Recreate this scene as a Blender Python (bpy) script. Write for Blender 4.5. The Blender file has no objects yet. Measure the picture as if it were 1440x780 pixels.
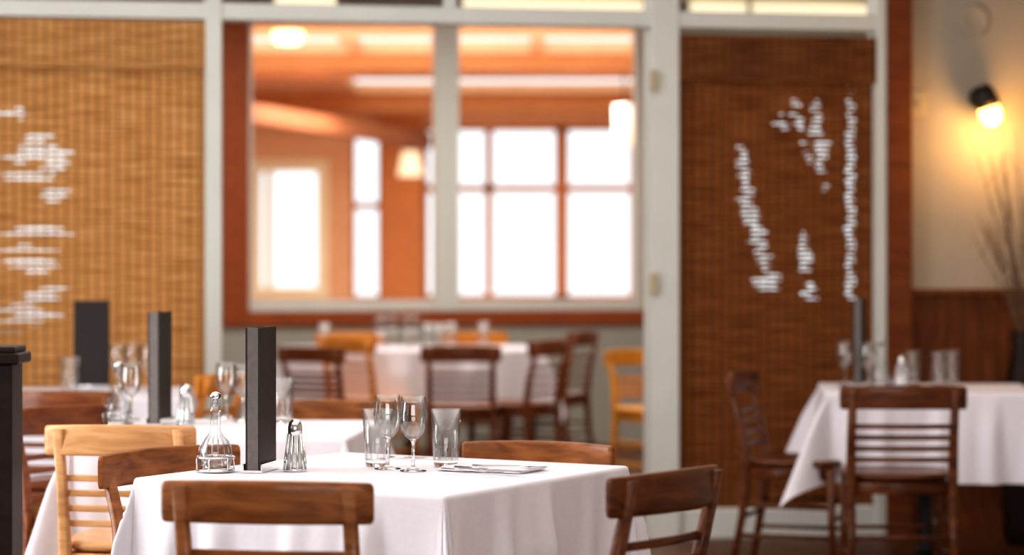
import bpy, bmesh, math, random
from mathutils import Vector, Matrix
random.seed(7)
F=3400.0; HZ=362.0; HC=1.30
def PX(px,d): return (px-720)/F*d
def PZ(py,d): return HC-(py-HZ)/F*d
scene=bpy.context.scene
coll=scene.collection

# ------------------------------------------------------------ materials
def newmat(name):
    m=bpy.data.materials.new(name); m.use_nodes=True
    nt=m.node_tree; b=nt.nodes['Principled BSDF']
    return m,nt,b
def mat(name,col,rough=.5,metal=0,var=.08,scale=8,bump=0,spec=.5,emit=None,es=0):
    m,nt,b=newmat(name)
    b.inputs['Roughness'].default_value=rough; b.inputs['Metallic'].default_value=metal
    b.inputs['Specular IOR Level'].default_value=spec
    tc=nt.nodes.new('ShaderNodeTexCoord'); n=nt.nodes.new('ShaderNodeTexNoise')
    n.inputs['Scale'].default_value=scale; n.inputs['Detail'].default_value=4
    nt.links.new(tc.outputs['Object'],n.inputs['Vector'])
    r=nt.nodes.new('ShaderNodeValToRGB')
    r.color_ramp.elements[0].position=.3; r.color_ramp.elements[1].position=.7
    r.color_ramp.elements[0].color=[c*(1-var) for c in col]+[1]
    r.color_ramp.elements[1].color=[min(1,c*(1+var)) for c in col]+[1]
    nt.links.new(n.outputs['Fac'],r.inputs['Fac']); nt.links.new(r.outputs['Color'],b.inputs['Base Color'])
    if bump:
        bp=nt.nodes.new('ShaderNodeBump'); bp.inputs['Strength'].default_value=bump; bp.inputs['Distance'].default_value=.01
        nt.links.new(n.outputs['Fac'],bp.inputs['Height']); nt.links.new(bp.outputs['Normal'],b.inputs['Normal'])
    if emit:
        b.inputs['Emission Color'].default_value=(*emit,1); b.inputs['Emission Strength'].default_value=es
    return m
def wood(name,c1,c2,rough=.42,stretch=(3,22,22),scale=1.6,coat=.22,spec=.18):
    m,nt,b=newmat(name); b.inputs['Roughness'].default_value=rough
    tc=nt.nodes.new('ShaderNodeTexCoord'); mp=nt.nodes.new('ShaderNodeMapping')
    mp.inputs['Scale'].default_value=stretch
    n=nt.nodes.new('ShaderNodeTexNoise'); n.inputs['Scale'].default_value=scale; n.inputs['Detail'].default_value=6; n.inputs['Distortion'].default_value=.8
    r=nt.nodes.new('ShaderNodeValToRGB')
    r.color_ramp.elements[0].position=.32; r.color_ramp.elements[1].position=.68
    r.color_ramp.elements[0].color=(*c1,1); r.color_ramp.elements[1].color=(*c2,1)
    L=nt.links.new
    L(tc.outputs['Object'],mp.inputs['Vector']); L(mp.outputs['Vector'],n.inputs['Vector']); L(n.outputs['Fac'],r.inputs['Fac'])
    L(r.outputs['Color'],b.inputs['Base Color'])
    b.inputs['Specular IOR Level'].default_value=spec
    b.inputs['Coat Weight'].default_value=coat; b.inputs['Coat Roughness'].default_value=.12
    return m
W_FRONT=wood('wood_walnut',(.15,.045,.011),(.38,.14,.042))
W_DARK=wood('wood_dark',(.06,.016,.005),(.17,.050,.015))
W_RED=wood('wood_reddish',(.14,.038,.012),(.27,.085,.026))
W_TAN=wood('wood_tan',(.56,.27,.11),(.78,.43,.20))
W_YEL=wood('wood_honey',(.70,.28,.03),(.90,.43,.07))
W_ORG=wood('wood_orange',(.58,.20,.03),(.78,.32,.06))
W_FRAME=wood('wood_frame',(.27,.065,.018),(.38,.10,.03),.5,coat=0,spec=.2)
W_TRIM=wood('wood_trim',(.14,.037,.011),(.21,.063,.019),.5,coat=0,spec=.2)
W_WAIN=wood('wood_wainscot',(.10,.030,.010),(.20,.062,.02),.45,(22,22,3),coat=0,spec=.2)
W_POST=wood('wood_newel',(.014,.006,.004),(.032,.014,.009),.45,coat=0,spec=.25)
W_SUN=wood('wood_sunroom',(.68,.36,.18),(.78,.45,.24),.7,coat=0,spec=.2)
W_SUNB=wood('wood_sunbeam',(.46,.16,.05),(.56,.22,.075),.7,coat=0,spec=.2)
W_DIAG=wood('wood_diagonal',(.30,.10,.035),(.38,.14,.05),.7,coat=0,spec=.2)
M_FLOOR=wood('floor_boards',(.08,.032,.014),(.15,.065,.03),.45,(18,2.5,10),coat=0)
M_CLOTH=mat('tablecloth_linen',(.82,.78,.84),.85,0,.02,60,.08,.2)
M_CLOTH.node_tree.nodes['Principled BSDF'].inputs['Sheen Weight'].default_value=.1
M_WHITE=mat('paint_white',(.68,.70,.66),.5,0,.03,4)
M_PLASTER=mat('plaster_beige',(.41,.36,.29),.85,0,.05,3,.1)
M_GREY=mat('plaster_grey',(.40,.39,.35),.85,0,.05,3,.1)
M_CEIL=mat('ceiling_paint',(.8,.77,.71),.9,0,.02,3)
M_CREAM=mat('paint_cream',(.85,.72,.45),.6,0,.03,4)
M_MENU=mat('menu_leather',(.026,.019,.017),.5,0,.2,60,.1,.3)
M_MENU2=mat('menu_trim',(.14,.12,.115),.5,0,.1,60)
M_CHROME=mat('chrome',(.80,.80,.81),.12,1,.03,20)
M_STEEL=mat('cutlery_steel',(.42,.41,.42),.16,1,.03,20)
M_BLACK=mat('black_iron',(.012,.010,.009),.45,0,.2,20,0,.3)
M_SALT=mat('salt',(.85,.84,.82),.8,0,.03,90)
M_NAP=mat('napkin_linen',(.84,.80,.86),.9,0,.02,60)
M_PLATE=mat('plastic_ivory',(.50,.42,.28),.5,0,.02,10)
M_SNOW=mat('snow',(.9,.92,.95),.9,0,.02,1)
M_STRING=mat('blind_string',(.24,.09,.02),.8,0,.1,20)
M_STRING2=mat('blind_string_brown',(.07,.02,.005),.8,0,.1,20)
def glassmat(name,col=(1,1,1),rough=0):
    m=bpy.data.materials.new(name); m.use_nodes=True; nt=m.node_tree
    b=nt.nodes['Principled BSDF']; b.inputs['Base Color'].default_value=(*col,1)
    b.inputs['Transmission Weight'].default_value=1; b.inputs['Roughness'].default_value=rough; b.inputs['IOR'].default_value=1.48
    return m
M_GLASS=glassmat('solid_glass',(.97,.985,.99))
def thinglass(name,edge,mid=.95,g0=.07):
    m=bpy.data.materials.new(name); m.use_nodes=True; nt=m.node_tree; nt.nodes.clear(); L=nt.links.new
    out=nt.nodes.new('ShaderNodeOutputMaterial'); mx=nt.nodes.new('ShaderNodeMixShader')
    tr=nt.nodes.new('ShaderNodeBsdfTransparent'); gl=nt.nodes.new('ShaderNodeBsdfGlossy'); gl.inputs['Roughness'].default_value=.015
    lw=nt.nodes.new('ShaderNodeLayerWeight'); lw.inputs['Blend'].default_value=.5
    r=nt.nodes.new('ShaderNodeValToRGB'); e=r.color_ramp.elements
    e[0].position=.0; e[0].color=(.99,.995,.995,1); e[1].position=.97; e[1].color=(edge,edge,edge,1); k=e.new(.70); k.color=(mid,mid,mid,1)
    q=nt.nodes.new('ShaderNodeValToRGB'); e=q.color_ramp.elements
    e[0].position=.0; e[0].color=(g0,g0,g0,1); e[1].position=1; e[1].color=(.8,.8,.8,1); k=e.new(.65); k.color=(.20,.20,.20,1)
    L(lw.outputs['Facing'],r.inputs[0]); L(r.outputs[0],tr.inputs[0]); L(lw.outputs['Facing'],q.inputs[0])
    L(q.outputs[0],mx.inputs[0]); L(tr.outputs[0],mx.inputs[1]); L(gl.outputs[0],mx.inputs[2]); L(mx.outputs[0],out.inputs[0])
    return m
M_THIN=thinglass('thin_glass',.12)
M_VINEGAR=thinglass('pale_vinegar',.6,.9)
def blindmat(name,c1,c2,c3):
    m,nt,b=newmat(name); L=nt.links.new
    b.inputs['Roughness'].default_value=.7; b.inputs['Specular IOR Level'].default_value=.2
    tc=nt.nodes.new('ShaderNodeTexCoord'); mp=nt.nodes.new('ShaderNodeMapping'); mp.inputs['Scale'].default_value=(5,1,90)
    n=nt.nodes.new('ShaderNodeTexNoise'); n.inputs['Scale'].default_value=1.0; n.inputs['Detail'].default_value=2
    L(tc.outputs['Object'],mp.inputs['Vector']); L(mp.outputs['Vector'],n.inputs['Vector'])
    r=nt.nodes.new('ShaderNodeValToRGB'); e=r.color_ramp.elements
    e[0].position=.30; e[0].color=(*c1,1); e[1].position=.70; e[1].color=(*c3,1)
    k=e.new(.5); k.color=(*c2,1)
    L(n.outputs['Fac'],r.inputs['Fac']); L(r.outputs['Color'],b.inputs['Base Color'])
    t=nt.nodes.new('ShaderNodeBsdfTranslucent'); L(r.outputs['Color'],t.inputs['Color'])
    mx=nt.nodes.new('ShaderNodeMixShader'); mx.inputs[0].default_value=.3
    L(b.outputs[0],mx.inputs[1]); L(t.outputs[0],mx.inputs[2]); L(mx.outputs[0],nt.nodes['Material Output'].inputs[0])
    return m
M_BL1=blindmat('bamboo_backlit',(.42,.19,.055),(.66,.34,.12),(.84,.50,.22))  # stronger backlight on the left blind is put into a paler base colour
M_BL2=blindmat('bamboo_less_backlit',(.13,.040,.011),(.235,.082,.022),(.34,.135,.042))  # weaker backlight on the right blind is put into a darker base colour

# ------------------------------------------------------------ mesh builder
class MB:
    def __init__(s): s.bm=bmesh.new(); s.mats=[]
    def mi(s,m):
        if m not in s.mats: s.mats.append(m)
        return s.mats.index(m)
    def box(s,x0,x1,y0,y1,z0,z1,m,M=None):
        i=s.mi(m); v=[]
        for x in (x0,x1):
            for y in (y0,y1):
                for z in (z0,z1):
                    p=Vector((x,y,z)); 
                    if M: p=M@p
                    v.append(s.bm.verts.new(p))
        for f in ((0,1,3,2),(4,6,7,5),(0,4,5,1),(2,3,7,6),(0,2,6,4),(1,5,7,3)):
            fc=s.bm.faces.new([v[k] for k in f]); fc.material_index=i
    def sweep(s,secs,m,n=12,p=4.0,M=None):
        i=s.mi(m); rings=[]
        for c,A,B in secs:
            c=Vector(c);A=Vector(A);B=Vector(B); ring=[]
            for k in range(n):
                a=2*math.pi*(k+.5)/n; ca,sa=math.cos(a),math.sin(a)
                x=math.copysign(abs(ca)**(2/p),ca); y=math.copysign(abs(sa)**(2/p),sa)
                q=c+A*x+B*y
                if M: q=M@q
                ring.append(s.bm.verts.new(q))
            rings.append(ring)
        for a,b in zip(rings,rings[1:]):
            for k in range(n):
                f=s.bm.faces.new((a[k],a[(k+1)%n],b[(k+1)%n],b[k])); f.material_index=i; f.smooth=True
        for r in (rings[0],rings[-1]):
            f=s.bm.faces.new(r); f.material_index=i
    def tube(s,pts,r,m,n=8,M=None):
        secs=[]
        for k,pnt in enumerate(pts):
            pnt=Vector(pnt); a=Vector(pts[max(k-1,0)]); b=Vector(pts[min(k+1,len(pts)-1)])
            t=(b-a).normalized(); up=Vector((0,0,1)) if abs(t.z)<.9 else Vector((1,0,0))
            A=t.cross(up).normalized(); B=t.cross(A).normalized()
            rr=r[k] if isinstance(r,(list,tuple)) else r
            secs.append((pnt,A*rr,B*rr))
        s.sweep(secs,m,n,2.0,M)
    def lathe(s,prof,m,seg=32,M=None,o=(0,0,0)):
        i=s.mi(m); rings=[]; o=Vector(o)
        for r,z in prof:
            if r<1e-6:
                q=o+Vector((0,0,z)); q=M@q if M else q
                rings.append([s.bm.verts.new(q)])
            else:
                ring=[]
                for k in range(seg):
                    a=2*math.pi*k/seg; q=o+Vector((r*math.cos(a),r*math.sin(a),z)); q=M@q if M else q
                    ring.append(s.bm.verts.new(q))
                rings.append(ring)
        for a,b in zip(rings,rings[1:]):
            for k in range(seg):
                k2=(k+1)%seg
                if len(a)==1 and len(b)==1: continue
                if len(a)==1: vs=(a[0],b[k2],b[k])
                elif len(b)==1: vs=(a[k],a[k2],b[0])
                else: vs=(a[k],a[k2],b[k2],b[k])
                f=s.bm.faces.new(vs); f.material_index=i; f.smooth=True
    def obj(s,name,loc=(0,0,0),rz=0,bevel=0,parent=None):
        bmesh.ops.recalc_face_normals(s.bm,faces=s.bm.faces)
        me=bpy.data.meshes.new(name); s.bm.to_mesh(me); s.bm.free()
        for m in s.mats: me.materials.append(m)
        o=bpy.data.objects.new(name,me); coll.objects.link(o)
        o.location=loc; o.rotation_euler=(0,0,rz)
        if bevel:
            b=o.modifiers.new('bevel','BEVEL'); b.width=bevel; b.segments=2; b.limit_method='ANGLE'
        if parent: o.parent=parent
        return o

def instance(o,name,loc,rz=0,parent=None):
    c=bpy.data.objects.new(name,o.data); coll.objects.link(c); c.location=loc; c.rotation_euler=(0,0,rz)
    if parent: c.parent=parent
    return c

# ------------------------------------------------------------ planes (walls)
TH=math.atan(.18); MS=.18
def wu(px,Y0):
    k=(px-720)/F; Y=Y0/(1-MS*k); return k*Y/math.cos(TH)
def wd(px,Y0):
    k=(px-720)/F; return Y0/(1-MS*k)
def wall(name,u0,u1,z0,z1,ops,th,m,loc,rz):
    b=MB()
    us=sorted({u0,u1,*[o[0] for o in ops],*[o[1] for o in ops]}); zs=sorted({z0,z1,*[o[2] for o in ops],*[o[3] for o in ops]})
    for a,c in zip(us,us[1:]):
        for d,e in zip(zs,zs[1:]):
            um=(a+c)/2; zm=(d+e)/2
            if any(o[0]<um<o[1] and o[2]<zm<o[3] for o in ops): continue
            b.box(a,c,0,th,d,e,m)
    bmesh.ops.remove_doubles(b.bm,verts=b.bm.verts,dist=1e-5)
    return b.obj(name,loc,rz)

Y1=11.05; L1=(0,Y1,0)
Y2=16.7; L2=(0,Y2,0)
CZ=3.1
XL=-4.5; XR=3.2
uL=XL/math.cos(TH); uR=XR/math.cos(TH)
b=MB(); b.box(XL-.2,XR+.2,-3.2,26.3,-.1,0,M_FLOOR); b.obj('floor')
b=MB(); b.box(XL-.2,XR+.2,-3.2,17.5,CZ,CZ+.1,M_CEIL); b.obj('ceiling')
b=MB(); b.box(-60,60,16,90,-.35,-.12,M_SNOW); b.obj('snowy_ground')
wall('wall_left',-3.2,16.1,0,CZ,[(1,3.2,.9,2.6),(3.6,5.8,.9,2.6),(6.2,8.4,.9,2.6)],.15,M_PLASTER,(XL,0,0),math.pi/2)
wall('wall_right',-3.2,17.3,0,CZ,[],.15,M_PLASTER,(XR+.15,0,0),math.pi/2)
wall('wall_back',XL,XR,0,CZ,[(-3,0,.9,2.6),(.5,2.6,.9,2.6)],.15,M_PLASTER,(0,-3.2,0),0)
# --- partition
u=lambda px: wu(px,Y1)
b=MB(); b.box(uL,u(-330),0,.12,0,CZ-.001,M_PLASTER); b.obj('wall_partition_left',L1,TH)
b=MB(); b.box(u(1276),uR,0,.12,0,CZ-.001,M_PLASTER); b.obj('wall_partition_right',L1,TH)
b=MB()
def zb(py,px=720): return PZ(py,wd(px,Y1))
for a,c in ((-345,-320),(288,311),(912,951),(1228,1241)):
    b.box(u(a),u(c),-.06,.10,0,CZ-.002,M_WHITE)
b.box(u(-320),u(1240),-.05,.08,2.36,2.435,M_WHITE)
b.box(u(-320),u(1240),-.02,.08,2.62,2.66,M_WHITE)
b.box(u(-320),u(1240),-.02,.08,2.95,CZ-.003,M_WHITE)
for a in (633,): b.box(u(a-8),u(a+8),-.02,.06,2.435,2.95,M_WHITE)
b.box(u(-320),u(288),-.03,.08,0,.12,M_WHITE); b.box(u(951),u(1228),-.03,.08,0,.13,M_WHITE)
for z in (2.11,1.18):
    b.box(u(909),u(919),-.085,-.06,z-.05,z+.05,M_PLATE)
b.obj('partition_frame',L1,TH,.004)
b=MB(); b.box(u(1241),u(1276),-.07,.10,0,CZ-.002,W_TRIM); b.obj('trim_1',L1,TH,.004)
b=MB(); ux=u(1277); zt=1.14
while ux<uR-.1:
    b.box(ux+.004,ux+.084,-.022,-.001,0.1,zt-.02,W_WAIN); ux+=.088
b.box(u(1277),uR-.03,-.04,-.001,zt-.02,zt+.012,W_WAIN); b.box(u(1277),uR-.03,-.032,-.001,0,.1,W_WAIN)
b.obj('trim_2',L1,TH,.002)
b=MB(); uc=u(1291); zc=zb(146,1291); b.box(uc-.042,uc+.042,-.012,-.001,zc-.06,zc+.06,M_PLATE); b.box(uc-.01,uc+.01,-.02,-.012,zc-.02,zc+.02,M_PLATE)
b.obj('light_switch',L1,TH,.003)
b=MB(); MX=Matrix.Translation((u(1370),-.001,zb(28,1370)))@Matrix.Rotation(math.pi/2,4,'X')
b.lathe([(0,.0),(.075,0),(.075,.008),(.06,.014),(.05,.008),(0,.008)],M_PLASTER,32,MX); b.obj('round_vent_cover',L1,TH)

# --- bamboo blinds as real slats
def blind(name,pa,pb,ztop,zbot,zfold,mm,ms,blobs,period,open_):
    b=MB(); a=u(pa); c=u(pb); w=c-a; pitch=period/2; ncol=int(w/.009)
    rnd=random.Random(5); i=b.mi(mm)
    z=ztop; dx=w/ncol
    def slat(x0,x1,z0,z1,y):
        v=[b.bm.verts.new((x0,y,z0)),b.bm.verts.new((x1,y,z0)),b.bm.verts.new((x1,y-.003,z1)),b.bm.verts.new((x0,y-.003,z1))]
        f=b.bm.faces.new(v); f.material_index=i
    row=0
    while z>zbot:
        flags=[0]*ncol
        if row%2==0:
            for (bx,bz,rx,rz,sl,dens) in blobs:
                ez=(z-bz)/rz
                if abs(ez)>=1 or rnd.random()>dens+.1: continue
                half=rx*(1-ez*ez)**.5*rnd.uniform(.45,1.0); cx=bx+sl*(z-bz)+rnd.uniform(-.35,.35)*rx
                o=open_*(1-.35*abs(ez))*(1 if dens<1 else 1.25)*rnd.uniform(.75,1.1)
                for k in range(ncol):
                    x=a+(k+.5)*dx
                    q=abs(x-cx)/half
                    if q<1: flags[k]=max(flags[k],round(min(.97,o*(1-q**3*.7)),1))
        z0=z-pitch; k=0
        while k<ncol:
            j=k
            while j<ncol and flags[j]==flags[k]: j+=1
            slat(a+k*dx,a+j*dx,z0+(pitch*flags[k] if flags[k] else -.0008),z,.0)
            k=j
        z-=pitch; row+=1
    b.box(a-.002,c+.002,-.05,-.03,zfold,ztop,mm)
    b.box(a-.002,c+.002,-.056,-.024,zfold-.012,zfold+.004,mm)
    x=a+.03
    while x<c:
        b.box(x-.0022,x+.0022,-.0075,-.0045,zbot,zfold,ms)
        b.box(x-.0022,x+.0022,-.0535,-.0505,zfold,ztop,ms)
        x+=.045
    b.box(a,c,-.012,.008,zbot-.02,zbot,mm)
    return b.obj(name,L1,TH)
def bl(px,py,rx,rz,sl=0,dn=.8):
    d=wd(px,Y1); return (u(px),PZ(py,d),rx,rz,sl,dn)
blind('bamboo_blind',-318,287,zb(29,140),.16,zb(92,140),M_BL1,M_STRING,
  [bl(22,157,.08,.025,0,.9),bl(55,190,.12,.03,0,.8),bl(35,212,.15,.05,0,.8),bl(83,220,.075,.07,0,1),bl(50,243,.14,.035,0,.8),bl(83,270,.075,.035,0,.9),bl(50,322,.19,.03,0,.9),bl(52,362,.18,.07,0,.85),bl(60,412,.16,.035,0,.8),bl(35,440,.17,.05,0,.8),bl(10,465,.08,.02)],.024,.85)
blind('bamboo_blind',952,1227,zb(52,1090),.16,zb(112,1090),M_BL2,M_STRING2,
  [bl(1046,240,.04,.14,-.15,.9),bl(1062,320,.055,.20,-.30,.9),bl(1080,392,.09,.05,0,.95),bl(1100,172,.04,.05,0,.6),bl(1116,148,.04,.04,.3,.7),bl(1128,190,.03,.12,-.25,.6),bl(1152,200,.045,.22,-.10,.75),bl(1105,300,.04,.05,0,.4),bl(1132,360,.035,.14,-.15,.6),bl(1137,408,.055,.045,0,1),bl(1196,265,.030,.52,0,1.1),bl(1196,403,.036,.06,0,1.2)],.022,.80)

# --- far wall with window
u2=lambda px: wu(px,Y2)
def z2(py,px=620): return PZ(py,wd(px,Y2))
wz0=z2(457); wz1=z2(16)
ops=[(u2(312),u2(941),wz0,wz1),(u2(-60),u2(150),.8,2.5),(u2(1015),u2(1225),.8,2.5)]
wall('wall_far',uL,uR,0,CZ-.001,ops,.15,M_GREY,L2,TH)
b=MB()
b.box(u2(312),u2(350),-.03,.13,wz0,wz1,W_FRAME); b.box(u2(905),u2(941),-.03,.13,wz0,wz1,W_FRAME)
b.box(u2(350),u2(905),-.03,.13,wz0,z2(437),W_FRAME); b.box(u2(350),u2(905),-.03,.13,wz1-.04,wz1,W_FRAME)
a0=u2(350);a1=u2(905); zz0=z2(437); zz1=wz1-.04
b.box(a0,a1,.0,.08,zz0,zz0+.075,M_WHITE); b.box(a0,a1,.0,.08,zz1-.04,zz1,M_WHITE)
b.box(a0,a0+.025,.0,.08,zz0+.075,zz1-.04,M_WHITE); b.box(a1-.06,a1,.0,.08,zz0+.075,zz1-.04,M_WHITE)
b.box(u2(611),u2(645),-.035,.10,zz0,zz1,M_WHITE)
b.obj('window_1',L2,TH,.004)
for nm,p,q in (('window_2',-60,150),('window_3',1015,1225)):
    b=MB(); A=u2(p);B=u2(q)
    b.box(A,B,.0,.1,.8,.86,M_WHITE);b.box(A,B,.0,.1,2.44,2.5,M_WHITE);b.box(A,A+.05,0,.1,.86,2.44,M_WHITE);b.box(B-.03,B,0,.1,.86,2.44,M_WHITE)
    b.obj(nm,L2,TH,.004)
def lampmat(n,c,s): return mat(n,c,.5,0,.01,5,emit=c,es=s)
M_STRIPGLOW=lampmat('transom_fill_glow',(1,.88,.62),.85)  # glow added to brighten the view through the transoms, not a lamp
for p,q in ((385,470),(648,900),(965,1045),(1052,1215)):
    b=MB(); b.box(u2(p),u2(q),-.10,-.001,2.985,3.075,M_STRIPGLOW); b.box(u2(p)-.01,u2(p),-.105,-.001,2.98,3.08,M_WHITE); b.box(u2(q),u2(q)+.01,-.105,-.001,2.98,3.08,M_WHITE)
    b.obj('transom_glow_strip',L2,TH)  # added glowing strip, no fixture of the room

# --- sunroom
SY=26.0; SXL=-3.05; SXR=1.60
def sx(px): return PX(px,SY)
def sz(py): return PZ(py,SY)
ops=[(sx(350),sx(462),sz(420),sz(225)),(sx(495),sx(536),sz(420),sz(184)),(sx(596),sx(892),sz(420),sz(178))]
wall('wall_sunroom',SXL,SXR,0,3.1,ops,.12,W_SUN,(0,SY,0),0)
b=MB()
def fr(x0,x1,z0,z1,t,m):
    b.box(x0,x0+t,-.03,.10,z0,z1,m);b.box(x1-t,x1,-.03,.10,z0,z1,m);b.box(x0+t,x1-t,-.03,.10,z0,z0+t,m);b.box(x0+t,x1-t,-.03,.10,z1-t,z1,m)
fr(sx(350),sx(462),sz(420),sz(225),.12,M_CREAM); b.box(sx(378)-.035,sx(378)+.035,-.02,.1,sz(405),sz(240),M_CREAM); b.obj('window_4',(0,SY,0))
b=MB(); fr(sx(495),sx(536),sz(420),sz(184),.03,W_SUNB); b.box(sx(495),sx(536),0,.08,sz(294),sz(285),W_SUNB); b.obj('window_5',(0,SY,0))
b=MB(); fr(sx(596),sx(892),sz(420),sz(178),.04,W_SUNB)
b.box(sx(682),sx(693),-.01,.08,sz(420),sz(178),W_SUNB); b.box(sx(781),sx(799),-.03,.09,sz(420),sz(178),W_SUNB)
b.box(sx(596),sx(892),-.01,.08,sz(270),sz(260),W_SUNB); b.obj('window_6',(0,SY,0))
b=MB(); b.box(sx(537),sx(595),-.25,-.001,0,2.98,W_SUNB); b.obj('wood_post',(0,SY,0),0,.01)
b=MB(); b.box(SXL,SXL+.10,17.0,SY,0,3.1,W_SUN); b.obj('wall_sunroom_left')
b=MB(); b.box(SXR-.10,SXR,17.4,SY,0,3.1,W_SUN); b.obj('wall_sunroom_right')
b=MB()
for y0,y1 in ((17.5,18.7),(20.1,23.0),(24.9,26.3)): b.box(SXL,SXR,y0,y1,3.0,3.1,W_SUN)
b.box(SXL,-1.6,23.0,24.9,3.0,3.1,W_SUN)
b.obj('ceiling_sunroom')
b=MB()
b.box(SXL+.11,SXR-.11,20.15,20.29,2.87,2.999,W_SUNB)
b.box(SXL+.11,SXR-.11,25.0,25.14,2.80,2.999,W_SUNB)
for x in (-1.3,.2): b.box(x-.05,x+.05,18.7,20.1,3.0,3.08,W_SUN)
b.obj('ceiling_beams')
p=Vector((PX(350,20.5)-.5,19.0,0)); q=Vector((PX(600,25.7),25.7,0)); dv=(q-p); ln=dv.length; ang=math.atan2(dv.y,dv.x)
b=MB(); b.box(0,ln,-.06,.06,2.46,2.62,W_DIAG); b.obj('diagonal_beam',(p.x,p.y,0),ang)
M_SHADE=lampmat('lamp_shade_glow',(1,.82,.55),.75)
b=MB(); lx=PX(878,21.5); b.lathe([(0,PZ(205,21.5)),(.095,PZ(205,21.5)),(.095,PZ(148,21.5)),(.03,PZ(146,21.5)),(0,PZ(146,21.5))],lampmat('pendant_glow',(1,.93,.82),.3),24); b.tube([(0,0,PZ(147,21.5)),(0,0,3.0)],.008,M_BLACK); b.obj('pendant_lamp',(lx,21.5,0))
b=MB(); d=25.6; b.lathe([(0,PZ(248,d)),(.14,PZ(248,d)),(.09,PZ(212,d)),(0,PZ(211,d))],M_SHADE,24); b.box(-.02,.02,.05,.149,PZ(225,d),PZ(205,d),M_BLACK); b.obj('wall_lamp',(PX(577,d),d,0))
b=MB(); d=18.2; b.lathe([(0,2.9),(.09,2.91),(.115,2.97),(.115,3.0),(0,3.0)],lampmat('downlight_glow',(1,.8,.4),3),24); b.obj('ceiling_lamp',(PX(405,d),d,0))

# sconce
us=u(1376); zs=zb(150,1376)
b=MB()
MXs=Matrix.Translation((us,-.001,zs+.04))@Matrix.Rotation(math.pi/2,4,'X')
b.lathe([(0,0),(.05,0),(.05,.012),(.035,.022),(0,.022)],M_BLACK,24,MXs)
b.tube([(us,-.02,zs+.04),(us,-.07,zs+.08),(us,-.11,zs+.07),(us,-.12,zs+.03)],.011,M_BLACK)
Mt=Matrix.Translation((us-.01,-.12,zs+.03))@Matrix.Rotation(math.radians(-18),4,'Y')
b.lathe([(0,.065),(.03,.065),(.045,.045),(.056,.0),(.058,-.04),(.052,-.04),(.045,-.01),(0,0)],M_BLACK,24,Mt)
b.lathe([(0,-.012),(.035,-.02),(.050,-.045),(.054,-.078),(.046,-.108),(.026,-.128),(0,-.134)],mat('bulb_glow',(1,.7,.3),.4,0,.01,5,emit=(1,.60,.15),es=6),24,Mt)
b.obj('wall_sconce',L1,TH)
def light(kind,name,loc,e,col,size=None,sy=None,rot=(0,0,0)):
    l=bpy.data.lights.new(name,kind); l.energy=e; l.color=col
    if kind=='AREA':
        l.shape='RECTANGLE'; l.size=size; l.size_y=sy
    else: l.shadow_soft_size=size or .05
    o=bpy.data.objects.new(name,l); coll.objects.link(o); o.location=loc; o.rotation_euler=rot; return o
R=Matrix.Rotation(TH,3,'Z')
pl=Vector(L1)+R@Vector((us+.04,-.22,zs-.13))
light('POINT','sconce_light',pl,9,(1,.50,.15),.05)

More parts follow.
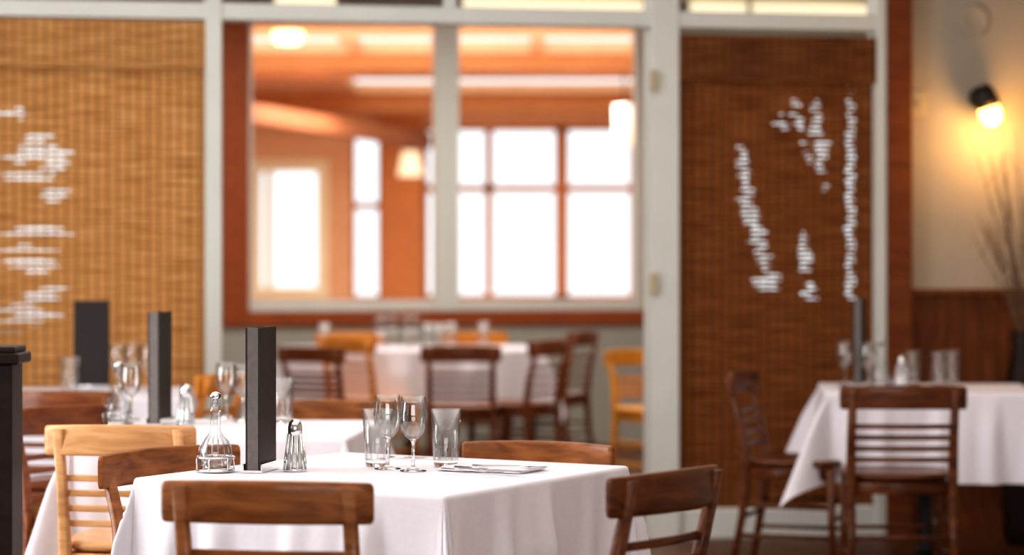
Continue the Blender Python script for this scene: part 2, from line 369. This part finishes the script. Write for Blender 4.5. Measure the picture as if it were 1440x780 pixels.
# ------------------------------------------------------------ chair
def make_chair(w,H,m):
    b=MB(); hw=w/2; px_=hw-.045
    yb=-.27
    def post(sx_):
        pts=[(.012,-.245,0),(.0,-.20,.25),(-.0,-.185,.46),(.0,-.205,.62),(.0,yb+.010,H-.014)]
        hz=[.012,.016,.018,.0165,.0150]; hy=[.013,.016,.019,.015,.011]
        secs=[]
        for (dx,y,z),a,c in zip(pts,hz,hy):
            secs.append(((sx_*(px_+dx),y,z),(a,0,0),(0,c,0)))
        b.sweep(secs,m,16)
    post(1);post(-1)
    def rail(x,z0,hh,th,y0,bend,ends=False,N=15):
        secs=[]
        ts=[-1+2*k/(N-1) for k in range(N)]
        if ends: ts=[-1,-.992,-.975,-.95]+[-.9+1.8*k/14 for k in range(15)]+[.95,.975,.992,1]
        for t in ts:
            X=x*t
            y=y0+bend*t*t; dy=2*bend*t/x
            T=Vector((1,dy,0)).normalized(); Nn=Vector((-T.y,T.x,0))
            h=hh; tt=th; zc=z0
            if ends:
                q=max(0,(abs(t)-.95)/.05); h=hh*(1-.05*t*t)*(1-.22*q**4); tt=th*(1-.4*q**4); zc=z0-.004*t*t
            secs.append(((X,y,zc),Nn*tt,(0,0,h)))
        b.sweep(secs,m,20,5)
    rail(hw,H-.045,.045,.0105,yb+.000,.045,True)
    n=4; zlo=.535; zhi=H-.158
    for k in range(n):
        z=zlo+(zhi-zlo)*k/(n-1)
        t=(z-.46)/(H-.46); rail(px_,z,.0095,.0065,-.19-.065*t,.015)
    N=40; prof=[(.92,.452),(.99,.458),(1,.468),(.985,.478),(.93,.481),(.6,.474)]
    i=b.mi(m); rings=[]
    for s_,z in prof:
        ring=[]
        for k in range(N):
            a=2*math.pi*k/N; ca,sa=math.cos(a),math.sin(a)
            X=math.copysign(abs(ca)**.5,ca)*.205; Y=math.copysign(abs(sa)**.5,sa)*.20+.0
            X*=1+.10*(Y/.2)
            ring.append(b.bm.verts.new((X*s_,Y*s_,z)))
        rings.append(ring)
    for r0,r1 in zip(rings,rings[1:]):
        for k in range(N):
            f=b.bm.faces.new((r0[k],r0[(k+1)%N],r1[(k+1)%N],r1[k])); f.material_index=i; f.smooth=True
    for r0 in (rings[0],rings[-1]):
        f=b.bm.faces.new(r0); f.material_index=i
    fx=.175; fy=.165
    for s_ in (1,-1):
        b.sweep([((s_*(fx+.012),fy+.015,0),(.011,0,0),(0,.011,0)),((s_*fx,fy,.45),(.018,0,0),(0,.018,0))],m)
        b.sweep([((s_*(px_-.004),-.19,.425),(.009,0,0),(0,0,.022)),((s_*fx,fy,.425),(.009,0,0),(0,0,.022))],m)
        for z in (.17,.29):
            b.tube([(s_*(px_+.006),-.215,z),(s_*(fx+.007),fy+.008,z)],.009,m)
    b.sweep([((-fx,fy,.425),(0,.009,0),(0,0,.022)),((fx,fy,.425),(0,.009,0),(0,0,.022))],m)
    b.sweep([((-px_,-.185,.425),(0,.009,0),(0,0,.022)),((px_,-.185,.425),(0,.009,0),(0,0,.022))],m)
    b.tube([(-fx,fy+.01,.24),(fx,fy+.01,.24)],.009,m)
    b.tube([(-px_,-.205,.24),(px_,-.205,.24)],.009,m)
    return b
def chair(cx,cy,fx,fy,w=.43,H=.82,m=W_FRONT):
    rz=math.atan2(-fx,fy); c,s_=math.cos(rz),math.sin(rz)
    ox=cx-(-s_*-.27); oy=cy-(c*-.27)
    make_chair(w,H,m).obj('dining_chair',(ox,oy,0),rz)

# ------------------------------------------------------------ table with cloth
def table(name,cx,cy,ax,ay,rz,h=.37,ph=0,flare=.05,fc=.30,amp=1.0):
    e=bpy.data.objects.new(name,None); coll.objects.link(e); e.location=(cx,cy,0); e.rotation_euler=(0,0,rz)
    b=MB(); b.box(-ax/2+.004,ax/2-.004,-ay/2+.004,ay/2-.004,.715,.746,W_DARK); b.obj('tabletop',parent=e,bevel=.004)
    b=MB(); b.lathe([(0,0),(.22,0),(.22,.015),(.06,.04),(.035,.08),(.035,.70),(.12,.714),(0,.714)],M_BLACK,32); b.obj('pedestal',parent=e)
    def axis(a,n_out=26):
        o=[.004,.009,.014,.02]+[ .02+(h-.02)*k/n_out for k in range(1,n_out+1)]
        return [-a/2-x for x in reversed(o)]+[-a/2+.0]+[ -a/2+a*k/60 for k in range(1,60)]+[a/2]+[a/2+x for x in o]
    U=axis(ax);V=axis(ay); bm=bmesh.new(); rad=.010
    def arc(r):
        q=rad*math.pi/2
        if r<q: return rad*math.sin(r/rad), rad*(1-math.cos(r/rad)),0
        return rad,rad,r-q
    g=[]
    for uu in U:
        row=[]
        for vv in V:
            du=max(abs(uu)-ax/2,0);dv_=max(abs(vv)-ay/2,0); su=math.copysign(1,uu); sv=math.copysign(1,vv)
            bx=max(-ax/2,min(ax/2,uu)); by=max(-ay/2,min(ay/2,vv)); z=.75
            if du==0 and dv_==0:
                env=min(1,(ax/2-abs(uu))*12)*min(1,(ay/2-abs(vv))*12)
                z+=.0007*env*(math.sin(uu*23+vv*9+ph)+math.sin(vv*31-uu*7))
                row.append(bm.verts.new((uu,vv,z))); continue
            r=math.hypot(du,dv_); fi=math.atan2(dv_,du)
            o0,dz,rr=arc(r)
            ramp=min(1,(rr/h)*2.4)*amp
            if dv_==0 or du==0:
                s_=(vv if dv_==0 else uu); L=(ay if dv_==0 else ax)
                edge=1-(abs(s_)/(L/2))**4
                side=su if dv_==0 else sv+.5
                rip=(.016*math.sin(s_*14+ph+side*2.1)+.013*math.sin(s_*31+1.3*ph+side)+.006*math.sin(s_*55+ph))*edge
                fl=flare; out=o0+fl*rr+rip*ramp
                out=max(out,o0)
                zz=z-dz-rr*math.sqrt(1-fl*fl)
            else:
                s2=math.sin(2*fi); fl=flare+fc*s2**1.3; 
                out=o0+fl*rr+.022*math.sin(fi*8+ph)*s2*ramp
                zz=z-dz-rr*math.sqrt(1-fl*fl)
            dx=math.cos(fi)*su if du>0 else 0; dy=math.sin(fi)*sv if dv_>0 else 0
            if dv_==0: dx=su
            if du==0: dy=sv
            row.append(bm.verts.new((bx+dx*out,by+dy*out,zz)))
        g.append(row)
    for i in range(len(g)-1):
        for j in range(len(g[0])-1):
            f=bm.faces.new((g[i][j],g[i+1][j],g[i+1][j+1],g[i][j+1])); f.smooth=True
    bmesh.ops.recalc_face_normals(bm,faces=bm.faces)
    me=bpy.data.meshes.new('tablecloth'); bm.to_mesh(me); bm.free(); me.materials.append(M_CLOTH)
    o=bpy.data.objects.new('tablecloth',me); coll.objects.link(o); o.parent=e
    return e

TZ=.7515
Nx,Ny=-.157,5.60
ra=math.radians(-30)
dirR=Vector((math.cos(ra+math.pi/2),math.sin(ra+math.pi/2)))
dirL=Vector((-math.cos(ra),-math.sin(ra)))
aw=.91; al=.90
cA=Vector((Nx,Ny))+dirR*(aw/2)+dirL*(al/2)
table('dining_table',cA.x,cA.y,al,aw,ra,ph=.6,flare=.04,fc=.13,amp=1.3)
table('dining_table',-.90,7.80,.84,.84,math.radians(-4),ph=2.1)
table('dining_table',-1.76,9.88,.86,.82,math.radians(6),ph=3.3)
table('dining_table',1.75,10.2,.86,.80,math.radians(-5),ph=1.1,flare=.07,fc=.42,amp=1.4)
table('dining_table',-.62,14.75,1.5,.85,math.radians(8),ph=4.2,h=.34,amp=1.5)
table('dining_table',-2.3,13.9,.85,.85,math.radians(8),ph=5.2)

# chairs
chair(-.51,4.94,.14,.99,.445,.845,W_FRONT)
chair(.36,5.17,-.80,.60,.42,.848,W_DARK)
chair(-.93,6.39,.78,-.62,.50,.80,W_FRONT)
chair(.085,6.80,-.35,-.94,.45,.785,W_FRONT)
chair(-1.125,6.88,.10,.99,.44,.825,W_TAN)
chair(-1.50,7.85,.80,-.6,.43,.82,W_RED)
chair(-1.64,8.72,.1,.99,.43,.82,W_RED)
chair(-.66,8.52,-.1,-.99,.43,.80,W_FRONT)
chair(-1.16,9.90,-.9,.3,.43,.83,W_ORG)
chair(1.475,9.08,.03,1,.475,.82,W_DARK)
chair(.93,10.05,.94,-.33,.43,.83,W_DARK)
chair(-.28,13.2,.0,1,.44,.82,W_RED)
chair(.24,13.6,-.85,.5,.44,.84,W_RED)
chair(.46,14.6,-.9,.42,.44,.86,W_RED)
chair(.63,13.5,.60,-.8,.36,.79,W_YEL)
chair(-1.15,13.6,.4,.9,.43,.80,W_RED)
chair(-.98,13.98,.6,.8,.43,.84,W_ORG)
chair(-.25,15.75,.0,-1,.44,.82,W_ORG)
chair(-1.05,15.65,.0,-1,.44,.82,W_ORG)
chair(-1.72,14.0,-1,.1,.43,.82,W_ORG)

# ------------------------------------------------------------ tableware prototypes
def wine():
    b=MB()
    b.lathe([(0,0),(.034,0),(.0345,.002),(.02,.005),(.006,.009),(.0042,.02),(.004,.065),(.006,.076),(.012,.082),(0,.083)],M_GLASS,40)
    b.lathe([(.012,.0821),(.018,.086),(.030,.102),(.036,.125),(.0365,.145),(.034,.17),(.0315,.192),(.0303,.192),(.0328,.17),(.0353,.145),(.0348,.125),(.029,.104),(.015,.089),(0,.0855)],M_THIN,40); return b
def tumbler():
    b=MB()
    b.lathe([(0,0),(.030,0),(.032,.003),(.0325,.016),(.030,.019),(0,.017)],M_GLASS,40)
    b.lathe([(.0326,.016),(.034,.05),(.041,.15),(.0395,.15),(.0327,.05),(.0313,.02)],M_THIN,40)
    for k in range(12):
        a=k*math.pi/6; b.tube([(.0325*math.cos(a),.0325*math.sin(a),.016),(.0345*math.cos(a),.0345*math.sin(a),.055),(.037*math.cos(a),.037*math.sin(a),.09)],[.0014,.0012,.0004],M_THIN,6)
    return b
def cruet():
    b=MB()
    b.lathe([(0,.012),(.036,.012),(.040,.02),(.042,.045),(.040,.062),(.033,.078),(.020,.092),(.0135,.105),(.0115,.15),(.016,.154),(.016,.158),(.0118,.162),(.0135,.186),(.0105,.186)],M_THIN,40)
    b.lathe([(0,.013),(.034,.013),(.037,.022),(.038,.034),(0,.034)],M_VINEGAR,32)
    for k in range(16):
        a=k*math.pi/8; ca,sa=math.cos(a),math.sin(a)
        b.tube([(.041*ca,.041*sa,.02),(.043*ca,.043*sa,.045),(.041*ca,.041*sa,.062),(.033*ca,.033*sa,.08),(.02*ca,.02*sa,.094)],[.001,.002,.002,.0016,.0006],M_THIN,6)
    b.lathe([(0,.168),(.010,.168),(.0105,.187),(.015,.19),(.015,.197),(.009,.203),(0,.206)],M_CHROME,24)
    for z in (.004,.038):
        b.tube([(.048*math.cos(a*math.pi/16),.048*math.sin(a*math.pi/16),z) for a in range(33)],.0024,M_CHROME,6)
    for k in range(6):
        a=k*math.pi/3; b.tube([(.048*math.cos(a),.048*math.sin(a),.002),(.048*math.cos(a),.048*math.sin(a),.040)],.002,M_CHROME,6)
    b.lathe([(0,.003),(.047,.003),(.047,.008),(0,.008)],M_CHROME,32)
    return b
def shaker():
    b=MB()
    b.lathe([(0,0),(.028,0),(.029,.006),(.026,.02),(.017,.095),(.0155,.10),(.0,.10)],M_THIN,10)
    b.lathe([(0,.004),(.0235,.004),(.019,.045),(0,.045)],M_SALT,20)
    b.lathe([(.0165,.092),(.0185,.096),(.0185,.112),(.016,.124),(.010,.132),(0,.134),],M_CHROME,24)
    for k in range(10):
        a=k*math.pi/5; b.tube([(.0285*math.cos(a),.0285*math.sin(a),.004),(.0265*math.cos(a),.0265*math.sin(a),.02),(.0172*math.cos(a),.0172*math.sin(a),.096)],.003,M_CHROME,6)
    b.lathe([(.0,.0005),(.030,.0005),(.030,.006),(.028,.007)],M_CHROME,24)
    return b
def menu():
    b=MB(); W=.145;H=.37
    b.box(-W/2,W/2,-.019,-.014,.006,H,M_MENU); b.box(-W/2,W/2,.014,.019,.006,H,M_MENU)
    b.box(-W/2,-W/2+.004,-.014,.014,.006,H,M_MENU2)
    b.box(-W/2+.006,W/2-.008,-.012,.012,.01,H-.012,M_MENU2)
    b.box(-W/2-.006,W/2+.006,-.026,.026,0,.006,M_CHROME)
    b.box(-W/2-.004,W/2+.004,-.026,-.0225,.006,.022,M_CHROME); b.box(-W/2-.004,W/2+.004,.0225,.026,.006,.022,M_CHROME)
    return b
protos={}
def put(kind,fn,px,py,rz=0,d=None,z=TZ,bevel=0):
    if d is None: d=F*(HC-z)/(py-HZ)
    loc=(PX(px,d),d,z)
    if kind in protos: return instance(protos[kind],kind,loc,rz)
    protos[kind]=fn().obj(kind,loc,rz,bevel); return protos[kind]
# table A
put('wine_glass',wine,545,659); put('wine_glass',wine,581,662)
put('water_tumbler',tumbler,627,655); put('water_tumbler',tumbler,531,655)
put('oil_cruet',cruet,303,663,.3)
put('salt_shaker',shaker,415,662)
put('menu_holder',menu,367,661,math.radians(79))
# table B
put('oil_cruet',cruet,166,596); put('menu_holder',menu,225,596,math.radians(82)); put('salt_shaker',shaker,261,597)
put('wine_glass',wine,318,588); put('wine_glass',wine,342,592); put('water_tumbler',tumbler,397,594); put('water_tumbler',tumbler,366,589); put('wine_glass',wine,184,590)
# table C
put('menu_holder',menu,129,548,math.radians(5)); put('wine_glass',wine,165,550); put('wine_glass',wine,187,546); put('wine_glass',wine,209,550); put('water_tumbler',tumbler,98,554)
# right table
D=10.4
put('menu_holder',menu,1209,0,math.radians(75),d=D+.05)
put('wine_glass',wine,1188,0,d=D-.08); put('wine_glass',wine,1221,0,d=D-.22); put('oil_cruet',cruet,1239,0,d=D-.05); put('salt_shaker',shaker,1268,0,d=D-.14)
put('water_tumbler',tumbler,1283,0,d=D); put('water_tumbler',tumbler,1320,0,d=D-.08); put('water_tumbler',tumbler,1338,0,d=D+.05)
# far table
for px,d in ((540,14.75),(553,14.95),(572,14.7),(534,14.55),(583,14.9)): put('wine_glass',wine,px,0,d=d)
for px,d in ((602,14.75),(634,14.9),(618,14.6),(680,14.95),(456,14.7)): put('water_tumbler',tumbler,px,0,d=d)

def fork():
    b=MB()
    b.sweep([((-.10,0,.003),(0,.006,0),(0,0,.0015)),((-.05,0,.004),(0,.004,0),(0,0,.0015)),((.03,0,.006),(0,.0028,0),(0,0,.0014)),((.05,0,.005),(0,.010,0),(0,0,.0012)),((.065,0,.004),(0,.012,0),(0,0,.001))],M_STEEL,10,3)
    for k in range(4):
        y=-.0095+.0063*k; b.sweep([((.063,y,.004),(0,.0018,0),(0,0,.001)),((.105,y*.9,.006),(0,.001,0),(0,0,.0008))],M_STEEL,8,3)
    return b
def knife():
    b=MB()
    b.sweep([((-.11,0,.004),(0,.006,0),(0,0,.003)),((-.02,0,.004),(0,.0075,0),(0,0,.003)),((-.01,0,.004),(0,.005,0),(0,0,.002)),((.0,.002,.004),(0,.009,0),(0,0,.0008)),((.08,.001,.004),(0,.009,0),(0,0,.0007)),((.11,-.003,.004),(0,.002,0),(0,0,.0006))],M_STEEL,10,3)
    return b
d=F*(HC-.752)/(660-HZ)
b=MB()
for k,(w_,y0,z0) in enumerate(((.085,0,.0016),(.080,.004,.0046),(.074,-.003,.0076))):
    b.sweep([((-.12+.006*k+i_*.24/16,y0,z0+.0006*math.sin(i_*1.1+k)),(0,w_*(.93 if i_ in (0,16) else 1),0),(0,0,.0014)) for i_ in range(17)],M_NAP,16,5)
b.obj('folded_napkin',(PX(690,d),d,.7525),-.45)
for fn,nm,px,py,rz in ((fork,'dinner_fork',662,663,-.75),(knife,'dinner_knife',690,661,-.6),(fork,'dinner_fork',714,657,-.45)):
    put(nm,fn,px,py,rz,z=.7612)
put('dinner_knife',knife,603,645,-.2,z=.7518)

# left dark newel / half wall
b=MB()
b.box(-1.225,-1.125,5.44,5.56,0,1.06,W_POST); b.box(-1.24,-1.108,5.425,5.575,1.06,1.085,W_POST); b.box(-1.23,-1.118,5.435,5.565,1.085,1.10,W_POST)
b.box(-4.49,-1.225,5.46,5.54,0,.95,W_POST); b.box(-4.49,-1.225,5.44,5.56,.95,.98,W_POST)
b.obj('half_wall_railing',bevel=.004)

# floor vase with branches
b=MB(); b.lathe([(0,0),(.07,0),(.09,.05),(.095,.35),(.075,.75),(.045,.90),(.055,.96),(.048,.96),(.038,.90),(.03,.88),(0,.88)],W_POST,32)
M_TWIG=mat('dried_twigs',(.17,.09,.045),.8,0,.2,30)
rnd=random.Random(11)
for k in range(22):
    a=rnd.uniform(-math.pi,math.pi); sp=rnd.uniform(.05,.24); hh=rnd.uniform(.5,1.0)
    if k<11: a=math.pi+rnd.uniform(-.5,.5)
    pts=[(0,0,.88)]
    for t in (.2,.4,.6,.8,1): pts.append((math.cos(a)*sp*t**1.3+rnd.uniform(-.010,.010),math.sin(a)*sp*.5*t+rnd.uniform(-.01,.01),.88+hh*t))
    b.tube(pts,[.004,.0036,.003,.0026,.002,.001],M_TWIG,6)
    for j in (3,4):
        q=Vector(pts[j]); e=q+Vector((rnd.uniform(-.05,.05),rnd.uniform(-.03,.03),.12)); b.tube([q,(q+e)/2+Vector((.005,0,0)),e],[.002,.0015,.0008],M_TWIG,5)
b.obj('vase_of_dried_branches',(PX(1438,11.0),11.0,0))

# ------------------------------------------------------------ lights/world
w=bpy.data.worlds.new('World'); scene.world=w; w.use_nodes=True; nt=w.node_tree
bg=nt.nodes['Background']; bg.inputs['Strength'].default_value=1.5
tc=nt.nodes.new('ShaderNodeTexCoord'); sp=nt.nodes.new('ShaderNodeSeparateXYZ'); r=nt.nodes.new('ShaderNodeValToRGB')
r.color_ramp.elements[0].position=.0; r.color_ramp.elements[0].color=(.80,.86,.88,1); r.color_ramp.elements[1].position=.25; r.color_ramp.elements[1].color=(.64,.70,.73,1)
nt.links.new(tc.outputs['Generated'],sp.inputs[0]); nt.links.new(sp.outputs['Z'],r.inputs[0]); nt.links.new(r.outputs[0],bg.inputs[0])
P2=math.pi/2
light('AREA','daylight_left',(-4.3,6,1.9),330,(.97,.97,1),6,1.8,(0,-P2,0))
light('AREA','daylight_behind',(0,-2.9,1.9),120,(1,.96,.93),5,1.8,(P2,0,0))
light('AREA','ceiling_fill_main',(-.3,6.5,3.05),125,(1,.94,.88),5,7)  # added fill light below the ceiling, no panel is fitted there
light('AREA','ceiling_fill_annex',(-.5,13.9,3.05),130,(1,.93,.85),5,3)  # added fill for the annex, not a ceiling fixture
light('AREA','ceiling_fill_sunroom',(-.8,21.6,2.83),200,(.98,.97,1),3.5,2)  # added to brighten the sunroom; no such panel hangs there
light('AREA','front_fill_sunroom',(-.8,17.6,1.7),125,(1,.97,.96),4,1.0,(P2,0,0))  # added fill shining into the sunroom from its near side, no window behind it

cd=bpy.data.cameras.new('camera'); cam=bpy.data.objects.new('camera',cd); coll.objects.link(cam); scene.camera=cam
cam.location=(0,0,HC); cam.rotation_euler=(P2,0,0)
cd.sensor_width=36; cd.lens=F/1440*36; cd.shift_y=-(390-HZ)/1440
cd.clip_end=300
cd.dof.use_dof=True; cd.dof.focus_distance=6.1; cd.dof.aperture_fstop=1.9
scene.view_settings.view_transform='Standard'
scene.view_settings.look='Medium High Contrast'
